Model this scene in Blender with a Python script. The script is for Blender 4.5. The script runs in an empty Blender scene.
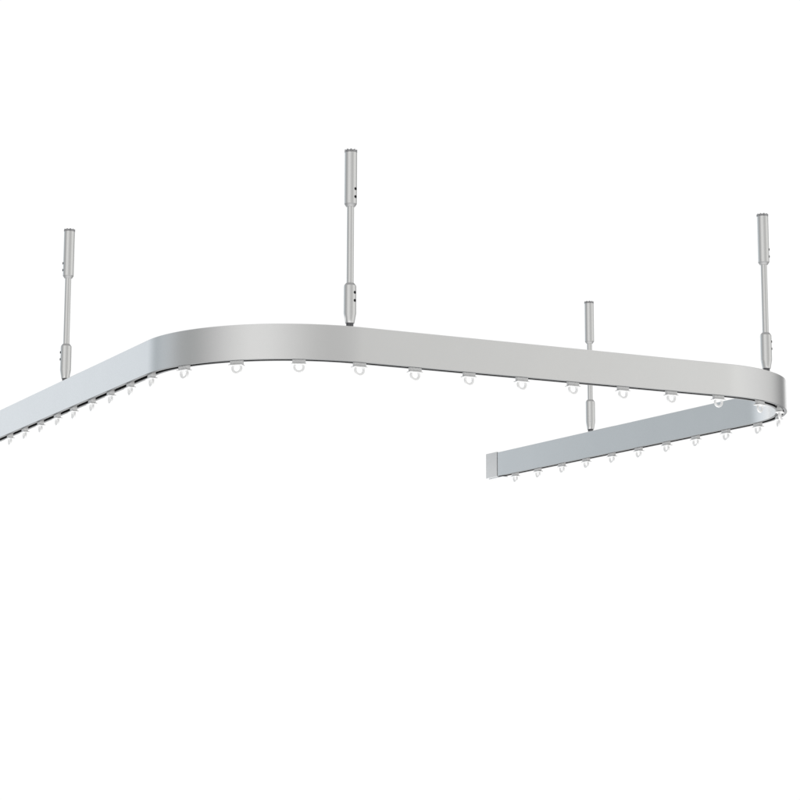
# Suspended aluminium hospital curtain rail: a U-shaped track on four ceiling
# rods with a row of white gliders, seen from below against pure white.
import bpy, bmesh, math
from mathutils import Vector, Matrix

S = bpy.context.scene
COL = S.collection
PI = math.pi

# ------------------------------------------------------------------ sizes (m)
H = 0.060            # height of the rail
W = 0.0210           # thickness of the rail
LEN = 1.3119         # outer length of the front run
RAD = 0.280          # outer radius of both bends
Y_LEFT = 1.80        # far end of the left arm (outside the picture)
Y_RIGHT = 1.2974     # end of the rail on the right arm, where the cap starts

# ------------------------------------------------------------------ materials
def new_mat(name):
    m = bpy.data.materials.new(name)
    m.use_nodes = True
    nt = m.node_tree
    return m, nt, nt.nodes['Principled BSDF']

def satin_metal(name, col, rough, bump=0.06, scale=(900, 900, 30)):
    m, nt, b = new_mat(name)
    b.inputs['Base Color'].default_value = (*col, 1)
    b.inputs['Metallic'].default_value = 1.0
    tc = nt.nodes.new('ShaderNodeTexCoord')
    mp = nt.nodes.new('ShaderNodeMapping')
    mp.inputs['Scale'].default_value = scale
    n = nt.nodes.new('ShaderNodeTexNoise')
    n.inputs['Scale'].default_value = 1.0
    n.inputs['Detail'].default_value = 3.0
    nt.links.new(tc.outputs['Object'], mp.inputs['Vector'])
    nt.links.new(mp.outputs['Vector'], n.inputs['Vector'])
    mr = nt.nodes.new('ShaderNodeMapRange')
    mr.inputs['To Min'].default_value = rough - 0.03
    mr.inputs['To Max'].default_value = rough + 0.03
    nt.links.new(n.outputs['Fac'], mr.inputs['Value'])
    nt.links.new(mr.outputs['Result'], b.inputs['Roughness'])
    # faint large-scale unevenness of the anodising
    n2 = nt.nodes.new('ShaderNodeTexNoise')
    n2.inputs['Scale'].default_value = 9.0
    n2.inputs['Detail'].default_value = 4.0
    nt.links.new(tc.outputs['Object'], n2.inputs['Vector'])
    hs = nt.nodes.new('ShaderNodeMixRGB')
    hs.inputs['Color1'].default_value = (*[c * 0.975 for c in col], 1)
    hs.inputs['Color2'].default_value = (*[min(1, c * 1.02) for c in col], 1)
    nt.links.new(n2.outputs['Fac'], hs.inputs['Fac'])
    nt.links.new(hs.outputs['Color'], b.inputs['Base Color'])
    bp = nt.nodes.new('ShaderNodeBump')
    bp.inputs['Strength'].default_value = bump
    bp.inputs['Distance'].default_value = 0.0002
    nt.links.new(n.outputs['Fac'], bp.inputs['Height'])
    nt.links.new(bp.outputs['Normal'], b.inputs['Normal'])
    return m

def plain(name, col, rough, metallic=0.0, transmission=0.0, ior=1.46):
    m, nt, b = new_mat(name)
    tc = nt.nodes.new('ShaderNodeTexCoord')
    n = nt.nodes.new('ShaderNodeTexNoise')
    n.inputs['Scale'].default_value = 120.0
    nt.links.new(tc.outputs['Object'], n.inputs['Vector'])
    mx = nt.nodes.new('ShaderNodeMixRGB')
    mx.inputs['Color1'].default_value = (*[c * 0.95 for c in col], 1)
    mx.inputs['Color2'].default_value = (*[min(1, c * 1.04) for c in col], 1)
    nt.links.new(n.outputs['Fac'], mx.inputs['Fac'])
    nt.links.new(mx.outputs['Color'], b.inputs['Base Color'])
    b.inputs['Roughness'].default_value = rough
    b.inputs['Metallic'].default_value = metallic
    b.inputs['Transmission Weight'].default_value = transmission
    b.inputs['IOR'].default_value = ior
    return m

M_RAIL = satin_metal('satin_aluminium', (0.86, 0.86, 0.86), 0.20, bump=0.03)
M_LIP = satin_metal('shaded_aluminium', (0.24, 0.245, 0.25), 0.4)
M_SLOT = plain('recess_shade', (0.012, 0.012, 0.013), 0.6)  # near-black colour paints the shade inside the track slot and cap seam
M_ROD = satin_metal('turned_aluminium', (0.84, 0.84, 0.835), 0.17, bump=0.012, scale=(40, 40, 300))
M_CHAMFER = satin_metal('shaded_chamfer', (0.46, 0.46, 0.46), 0.45)  # darker rod metal, shade painted into the colour of the sleeve chamfers
M_COLLAR = satin_metal('knurled_steel', (0.42, 0.42, 0.43), 0.3)
M_SCREW = plain('black_screw', (0.03, 0.03, 0.032), 0.45, 0.6)
M_NUT = satin_metal('dark_steel', (0.16, 0.16, 0.17), 0.35)
M_CAP = plain('grey_plastic', (0.70, 0.71, 0.72), 0.45)
M_PLASTIC = plain('milky_plastic', (0.94, 0.94, 0.94), 0.30, 0.0, 0.12)
M_NECK = plain('clear_plastic', (0.95, 0.95, 0.95), 0.25, 0.0, 0.18)

# -------------------------------------------------------------------- helpers
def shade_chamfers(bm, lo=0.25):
    """darker second material, shade painted on the machined shoulders (faces that tilt well off vertical)"""
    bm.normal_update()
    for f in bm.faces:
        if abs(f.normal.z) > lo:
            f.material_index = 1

def obj(name, bm, mats, parent=None, smooth=True, angle=40):
    me = bpy.data.meshes.new(name)
    bmesh.ops.recalc_face_normals(bm, faces=bm.faces)
    if smooth:
        for f in bm.faces:
            f.smooth = True
        for e in bm.edges:
            if len(e.link_faces) == 2 and e.calc_face_angle(0) > math.radians(angle):
                e.smooth = False
    bm.to_mesh(me)
    bm.free()
    for m in (mats if isinstance(mats, (list, tuple)) else [mats]):
        me.materials.append(m)
    o = bpy.data.objects.new(name, me)
    COL.objects.link(o)
    if parent is not None:
        o.parent = parent
    return o

def thing(name, label, cat, loc=(0, 0, 0), rotz=0.0, group=None):
    o = bpy.data.objects.new(name, None)
    COL.objects.link(o)
    o.empty_display_size = 0.02
    o.location = loc
    o.rotation_euler = (0, 0, rotz)
    o['label'] = label
    o['category'] = cat
    if group:
        o['group'] = group
    return o

def dup(root, loc, rotz, label):
    r = root.copy()
    COL.objects.link(r)
    r.location = loc
    r.rotation_euler = (0, 0, rotz)
    r['label'] = label
    for ch in list(root.children):
        c = ch.copy()
        COL.objects.link(c)
        c.parent = r
        for g in list(ch.children):
            d = g.copy()
            COL.objects.link(d)
            d.parent = c
    return r

def lathe(bm, prof, n=48, cap=True):
    """Surface of revolution about z from (radius, z) pairs."""
    rings = []
    for r, z in prof:
        rings.append([bm.verts.new((r * math.cos(2 * PI * k / n), r * math.sin(2 * PI * k / n), z))
                      for k in range(n)])
    for a, b in zip(rings, rings[1:]):
        for k in range(n):
            bm.faces.new((a[k], a[(k + 1) % n], b[(k + 1) % n], b[k]))
    if cap:
        bm.faces.new(rings[0])
        bm.faces.new(rings[-1])

def box(bm, x0, x1, y0, y1, z0, z1, bev=0.0, seg=2):
    r = bmesh.ops.create_cube(bm, size=1.0)
    for v in r['verts']:
        v.co = Vector(((x0 + x1) / 2 + v.co.x * (x1 - x0), (y0 + y1) / 2 + v.co.y * (y1 - y0),
                       (z0 + z1) / 2 + v.co.z * (z1 - z0)))
    if bev:
        es = list({e for v in r['verts'] for e in v.link_edges})
        bmesh.ops.bevel(bm, geom=es, offset=bev, segments=seg, profile=0.5, affect='EDGES')

# ------------------------------------------------------- the path of the rail
# outer line: down the left arm (x = 0), round the bend, along the front (y = 0),
# round the second bend, back along the right arm (x = LEN)
S_B1 = Y_LEFT_REF = 3.0 - RAD          # arc length is counted from y = 3 on the left arm
RC = RAD - W / 2                       # centre-line radius of the bends
ARC = RC * PI / 2
S_F = S_B1 + ARC
S_B2 = S_F + LEN - 2 * RAD
S_R = S_B2 + ARC

def at(s):
    """Point on the centre line, its direction of travel and the outward normal."""
    if s < S_B1:
        return Vector((W / 2, 3.0 - s, 0)), Vector((0, -1, 0)), Vector((-1, 0, 0))
    if s < S_F:
        t = (s - S_B1) / RC
        n = Vector((-math.cos(t), -math.sin(t), 0))
        return Vector((RAD, RAD, 0)) + n * RC, Vector((math.sin(t), -math.cos(t), 0)), n
    if s < S_B2:
        return Vector((RAD + s - S_F, W / 2, 0)), Vector((1, 0, 0)), Vector((0, -1, 0))
    if s < S_R:
        t = (s - S_B2) / RC
        n = Vector((math.sin(t), -math.cos(t), 0))
        return Vector((LEN - RAD, RAD, 0)) + n * RC, Vector((math.cos(t), math.sin(t), 0)), n
    return Vector((LEN - W / 2, RAD + s - S_R, 0)), Vector((0, 1, 0)), Vector((1, 0, 0))

# ------------------------------------------------------------ the curtain rail
rail = thing('curtain_rail',
             'long satin aluminium curtain rail bent round two rounded corners into a U',
             'curtain rail', (0, 0, 0))

def make_track():
    bm = bmesh.new()
    c = 0.0009                    # softened outer edges
    cb = 0.0004                   # crisper lower edges
    lip, t = 0.0056, 0.0020
    hw = W / 2
    # cross-section: (outward offset, height, material of the side that follows)
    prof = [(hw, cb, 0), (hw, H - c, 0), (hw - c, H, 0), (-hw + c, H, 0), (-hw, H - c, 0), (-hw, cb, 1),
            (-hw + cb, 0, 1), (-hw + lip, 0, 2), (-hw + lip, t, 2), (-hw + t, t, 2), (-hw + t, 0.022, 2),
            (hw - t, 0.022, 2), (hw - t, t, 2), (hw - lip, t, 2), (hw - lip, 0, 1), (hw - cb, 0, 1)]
    st = []
    s0, s1 = 3.0 - Y_LEFT, S_R + Y_RIGHT - RAD
    def run(a, b, n):
        st.extend(a + (b - a) * k / n for k in range(n))
    run(s0, S_B1, 24)
    run(S_B1, S_F, 64)
    run(S_F, S_B2, 20)
    run(S_B2, S_R, 64)
    run(S_R, s1, 24)
    st.append(s1)
    rings = []
    for s in st:
        p, d, n = at(s)
        rings.append([bm.verts.new(p + n * u + Vector((0, 0, z))) for u, z, _ in prof])
    m = len(prof)
    for a, b in zip(rings, rings[1:]):
        for k in range(m):
            f = bm.faces.new((a[k], a[(k + 1) % m], b[(k + 1) % m], b[k]))
            f.material_index = prof[k][2]
    bm.faces.new(rings[0])
    bm.faces.new(rings[-1])
    return bm

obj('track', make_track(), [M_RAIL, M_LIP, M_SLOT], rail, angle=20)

def make_cap():
    bm = bmesh.new()
    e = 0.0008
    x0, x1 = LEN - W - e, LEN + e
    box(bm, x0, x1, Y_RIGHT + 0.0034, Y_RIGHT + 0.0575, -0.0012, H + 0.0014, 0.0013, 3)
    box(bm, x0 + 0.004, x1 - 0.004, Y_RIGHT - 0.020, Y_RIGHT + 0.050, -0.0036, -0.0014, 0.0008, 2)
    return bm
obj('end_cap', make_cap(), M_CAP, rail, angle=50)
bm = bmesh.new()
box(bm, LEN - W + 0.0006, LEN - 0.0006, Y_RIGHT + 0.0002, Y_RIGHT + 0.0032, 0.0006, H - 0.0006)  # dark filler added to paint the shadow line of the cap seam
obj('seam_shade', bm, M_SLOT, rail, smooth=False)

# ------------------------------------------------------- the four ceiling rods
R_S = 0.181 * H        # sleeve radius
R_T = 0.102 * H        # tube radius
TOP = 5.12 * H         # total height above the rail
ROD_GROUP = 'suspension rods holding up the curtain rail'

def screw_bm(z):
    bm = bmesh.new()
    lathe(bm, [(0.001, 0), (0.0026, 0), (0.0026, 0.0010), (0.0021, 0.0015), (0.0011, 0.0017), (0.0010, 0.0008)], 20)
    # lay it on the sleeve, pointing along +x
    bmesh.ops.transform(bm, matrix=Matrix.Translation((R_S - 0.0006, 0, z)) @ Matrix.Rotation(PI / 2, 4, 'Y'),
                        verts=bm.verts)
    return bm

def make_rod(label):
    t = thing('suspension_rod', label, 'suspension rod', (0, 0, 0), 0, ROD_GROUP)
    bm = bmesh.new()
    lathe(bm, [(R_T, 1.12 * H), (R_T, TOP - 1.55 * H)], 40)
    obj('tube', bm, M_ROD, t)
    # lower sleeve: chamfered shoulder, straight body, taper to the rail
    bm = bmesh.new()
    lathe(bm, [(0.125 * H, 0.105 * H), (0.132 * H, 0.115 * H), (0.176 * H, 0.355 * H), (R_S, 0.39 * H), (R_S, 1.15 * H),
               (0.176 * H, 1.18 * H), (0.118 * H, 1.256 * H), (R_T * 0.96, 1.256 * H)], 48)
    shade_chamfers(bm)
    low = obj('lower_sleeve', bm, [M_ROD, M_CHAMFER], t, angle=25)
    for z in (0.974 * H, 0.743 * H):
        obj('screw', screw_bm(z), M_SCREW, low)
    bm = bmesh.new()
    lathe(bm, [(0.098 * H, -0.02 * H), (0.104 * H, 0.0), (0.104 * H, 0.104 * H)], 32)
    obj('fixing_nut', bm, M_NUT, t)
    # upper sleeve
    bm = bmesh.new()
    z0 = TOP - 1.66 * H
    lathe(bm, [(R_T * 0.96, z0), (0.122 * H, z0), (0.178 * H, z0 + 0.085 * H), (R_S, z0 + 0.10 * H),
               (R_S, TOP - 0.085 * H), (0.172 * H, TOP - 0.075 * H)], 48)
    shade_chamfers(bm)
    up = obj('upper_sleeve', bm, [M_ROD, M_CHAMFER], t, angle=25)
    for z in (TOP - 1.156 * H, TOP - 1.387 * H):
        obj('screw', screw_bm(z), M_SCREW, up)
    # castellated collar on top of the upper sleeve
    bm = bmesh.new()
    n = 60
    a, b, c, d = [], [], [], []
    for k in range(n):
        th = 2 * PI * k / n
        r = (0.184 if (k // 3) % 2 else 0.160) * H
        z1 = TOP - (0.0 if (k // 3) % 2 else 0.02 * H)
        a.append(bm.verts.new((r * math.cos(th), r * math.sin(th), TOP - 0.078 * H)))
        b.append(bm.verts.new((r * math.cos(th), r * math.sin(th), z1)))
        c.append(bm.verts.new((0.11 * H * math.cos(th), 0.11 * H * math.sin(th), z1)))
    for k in range(n):
        j = (k + 1) % n
        bm.faces.new((a[k], a[j], b[j], b[k]))
        bm.faces.new((b[k], b[j], c[j], c[k]))
    bm.faces.new(a)
    bm.faces.new(c)
    obj('top_collar', bm, M_COLLAR, up, smooth=False)
    return t

def az(deg):
    """Turn about z that points +x to a compass bearing (from +y towards +x)."""
    return math.radians(90 - deg)

RODS = [
    (2.2224, 285, 'leftmost slim aluminium rod, screws at its left edge, above the left arm of the rail'),
    (3.1240, 156, 'tallest aluminium rod rising from the front run just right of the large left bend'),
    (4.0195, 118, 'rightmost aluminium rod, leaning slightly left, standing on the right bend of the rail'),
    (4.9256, 50, 'smallest aluminium rod, partly hidden by the front run, standing on the rear right arm'),
]
rod0 = None
for s, b, lab in RODS:
    p, d, n = at(s)
    loc = (p.x, p.y, H)
    if rod0 is None:
        rod0 = make_rod(lab)
        rod0.location = loc
        rod0.rotation_euler = (0, 0, az(b))
    else:
        dup(rod0, loc, az(b), lab)

# ---------------------------------------------------------------- the gliders
GL_GROUP = 'white curtain gliders hanging along the rail'

def make_glider(label):
    t = thing('curtain_glider', label, 'curtain glider', (0, 0, 0), 0, GL_GROUP)
    # local x runs along the rail
    bm = bmesh.new()
    box(bm, -0.185 * H, 0.185 * H, -0.0042, 0.0042, -0.105 * H, 0.0090, 0.0014, 3)      # neck through the slot
    box(bm, -0.15 * H, 0.15 * H, -0.0078, 0.0078, 0.0040, 0.0085, 0.001, 2)             # runner inside the track
    obj('neck', bm, M_NECK, t)
    bm = bmesh.new()
    box(bm, -0.215 * H, 0.200 * H, -0.0070, 0.0070, -0.138 * H, -0.098 * H, 0.0011, 3)
    obj('flange', bm, M_PLASTIC, t)
    # eyelet: a flat-sided loop below the flange, thicker towards the bottom
    bm = bmesh.new()
    nu, nv = 48, 16
    cz = -0.200 * H
    g = [[None] * nv for _ in range(nu)]
    for i in range(nu):
        u = 2 * PI * i / nu
        r = (0.030 - 0.005 * math.sin(u)) * H
        R = 0.128 * H
        for j in range(nv):
            v = 2 * PI * j / nv
            cv, sv = math.cos(v), math.sin(v)
            q = (abs(cv) ** 4 + abs(sv) ** 4) ** -0.25          # rounded-square section
            k = R + r * cv * q
            g[i][j] = bm.verts.new((k * math.cos(u), 0.034 * H * sv * q, cz + k * math.sin(u) * 0.98))
    for i in range(nu):
        for j in range(nv):
            bm.faces.new((g[i][j], g[(i + 1) % nu][j], g[(i + 1) % nu][(j + 1) % nv], g[i][(j + 1) % nv]))
    obj('eyelet', bm, M_PLASTIC, t)
    return t

ORD = ['first', 'second', 'third', 'fourth', 'fifth', 'sixth', 'seventh', 'eighth', 'ninth', 'tenth', 'eleventh']
def glider_label(k):
    if k <= 8:
        j = 8 - k
        if j == 0:
            return 'white eyelet glider on the left arm, right where the left bend begins'
        return f'white eyelet glider under the left arm, {ORD[j]} outward from the left bend'
    if k <= 11:
        return ['white eyelet glider under the darkest grey patch of the left bend',
                'white eyelet glider under the pale bright middle of the left bend',
                'white eyelet glider at the right end of the left bend, before the tallest rod'][k - 9]
    if k <= 19:
        j = k - 12
        if j == 0:
            return 'white eyelet glider on the front run, just below the tallest rod'
        if j == 7:
            return 'bright glider on the front run, its ring crossing the top edge of the rear arm'
        return f'white eyelet glider under the front run, {ORD[j - 1]} right of the glider below the tallest rod'
    if k <= 23:
        return ['bright white glider in front of the grey rear arm, under the rightmost rod',
                'white glider on the tip of the right bend, upper of the two overlapping there',
                'white glider on the tip of the right bend, lower of the two overlapping there',
                'white eyelet glider where the right bend meets the rear arm'][k - 20]
    j = k - 24
    if j == 8:
        return 'white eyelet glider on the rear arm, nearest the grey end cap'
    return f'white eyelet glider under the rear arm, {ORD[8 - j]} from the grey end cap'

# distances along the rail: near-even, as gliders settle
GL_S = [1.8492, 1.9567, 2.0669, 2.1779, 2.2810, 2.3914, 2.4985, 2.6060, 2.7153, 2.8239, 2.9317, 3.0375, 3.1423, 3.2476,
        3.3528, 3.4587, 3.5643, 3.6702, 3.7753, 3.8807, 3.9905, 4.0960, 4.1990, 4.3016, 4.4098, 4.5163, 4.6238, 4.7308,
        4.8386, 4.9454, 5.0515, 5.1606, 5.2675]
gl0 = None
for k, s in enumerate(GL_S):
    p, d, n = at(s)
    rz = math.atan2(d.y, d.x)
    lab = glider_label(k)
    if gl0 is None:
        gl0 = make_glider(lab)
        gl0.location = p
        gl0.rotation_euler = (0, 0, rz)
    else:
        dup(gl0, p, rz, lab)

# ---------------------------------------------------- white backdrop, invented tones out of view
w = bpy.data.worlds.new('World')
S.world = w
w.use_nodes = True
nt = w.node_tree
for n_ in list(nt.nodes):
    nt.nodes.remove(n_)
out = nt.nodes.new('ShaderNodeOutputWorld')
bg = nt.nodes.new('ShaderNodeBackground')
tc = nt.nodes.new('ShaderNodeTexCoord')
sep = nt.nodes.new('ShaderNodeSeparateXYZ')
atn = nt.nodes.new('ShaderNodeMath'); atn.operation = 'ARCTAN2'
mr = nt.nodes.new('ShaderNodeMapRange')
mr.inputs['From Min'].default_value = -PI
mr.inputs['From Max'].default_value = PI
ramp = nt.nodes.new('ShaderNodeValToRGB')
ramp.color_ramp.interpolation = 'LINEAR'
def lin(v):
    v /= 255
    return v / 12.92 if v <= .04045 else ((v + .055) / 1.055) ** 2.4
# bearing (from +y towards +x) and the made-up tone there, set for the metal's reflections
ENV = [(-180, 194, 194, 193), (-170, 198, 198, 197), (-160, 208, 208, 207), (-138, 229, 229, 228),
       (-124, 231, 231, 230), (-112, 221, 221, 220), (-102, 207, 207, 207), (-92, 190, 190, 190), (-82, 173, 174, 174),
       (-73, 166, 168, 168), (-64, 172, 174, 175), (-54, 190, 194, 197), (-44, 192, 198, 202), (-35, 174, 181, 185),
       (-28, 205, 212, 217), (-22, 226, 232, 237), (-15, 232, 238, 243), (-4, 246, 248, 250), (6, 258, 258, 258),
       (52, 258, 258, 258), (60, 165, 165, 165), (68, 138, 138, 138), (79, 174, 174, 174), (90, 206, 206, 205), (105, 219, 219, 218),
       (120, 226, 226, 225), (134, 233, 233, 231), (141, 228, 228, 226), (148, 216, 216, 214), (162, 199, 199, 198),
       (172, 194, 194, 193), (180, 194, 194, 193)]
cr = ramp.color_ramp
while len(cr.elements) < len(ENV):
    cr.elements.new(0.5)
for e, (a, r, g, b) in zip(cr.elements, ENV):
    e.position = (a + 180) / 360
for e, (a, r, g, b) in zip(cr.elements, ENV):
    e.color = (lin(r), lin(g), lin(b), 1)
nt.links.new(tc.outputs['Generated'], sep.inputs[0])
nt.links.new(sep.outputs['X'], atn.inputs[0])
nt.links.new(sep.outputs['Y'], atn.inputs[1])
nt.links.new(atn.outputs[0], mr.inputs['Value'])
nt.links.new(mr.outputs['Result'], ramp.inputs['Fac'])
# glow added from below to lift the gliders, and a dimmer tone overhead
lo = nt.nodes.new('ShaderNodeMapRange'); lo.interpolation_type = 'SMOOTHSTEP'
lo.inputs['From Min'].default_value = -0.42
lo.inputs['From Max'].default_value = -0.80
hi = nt.nodes.new('ShaderNodeMapRange'); hi.interpolation_type = 'SMOOTHSTEP'
hi.inputs['From Min'].default_value = 0.55
hi.inputs['From Max'].default_value = 0.90
nt.links.new(sep.outputs['Z'], lo.inputs['Value'])
nt.links.new(sep.outputs['Z'], hi.inputs['Value'])
m1 = nt.nodes.new('ShaderNodeMixRGB'); m1.inputs['Color2'].default_value = (1.85, 1.85, 1.85, 1)
m2 = nt.nodes.new('ShaderNodeMixRGB'); m2.inputs['Color2'].default_value = (0.8, 0.8, 0.8, 1)
nt.links.new(ramp.outputs['Color'], m1.inputs['Color1'])
nt.links.new(lo.outputs['Result'], m1.inputs['Fac'])
nt.links.new(m1.outputs['Color'], m2.inputs['Color1'])
nt.links.new(hi.outputs['Result'], m2.inputs['Fac'])
nt.links.new(m2.outputs['Color'], bg.inputs['Color'])
bg.inputs['Strength'].default_value = 1.0
nt.links.new(bg.outputs[0], out.inputs[0])

# --------------------------------------------------------------------- camera
F_PX, PITCH, YAW, ROLL = 1974.294, 0.15618, 0.47507, 0.0025
fw = Vector((math.sin(YAW) * math.cos(PITCH), math.cos(YAW) * math.cos(PITCH), math.sin(PITCH)))
rt = Vector((math.cos(YAW), -math.sin(YAW), 0))
up = rt.cross(fw)
rt2 = math.cos(ROLL) * rt + math.sin(ROLL) * up
up2 = -math.sin(ROLL) * rt + math.cos(ROLL) * up
cd = bpy.data.cameras.new('camera')
cam = bpy.data.objects.new('camera', cd)
COL.objects.link(cam)
cd.sensor_width = 36
cd.lens = 36 * F_PX / 800
cd.clip_start = 0.05
cd.clip_end = 200
m = Matrix((rt2, up2, -fw)).transposed().to_4x4()
m.translation = Vector((-1.15444, -2.92529, -0.57677))
cam.matrix_world = m
S.camera = cam

S.render.engine = 'CYCLES'
S.view_settings.view_transform = 'Standard'
S.view_settings.look = 'None'
S.view_settings.exposure = 0
S.view_settings.gamma = 1
S.cycles.max_bounces = 16
S.cycles.transmission_bounces = 12
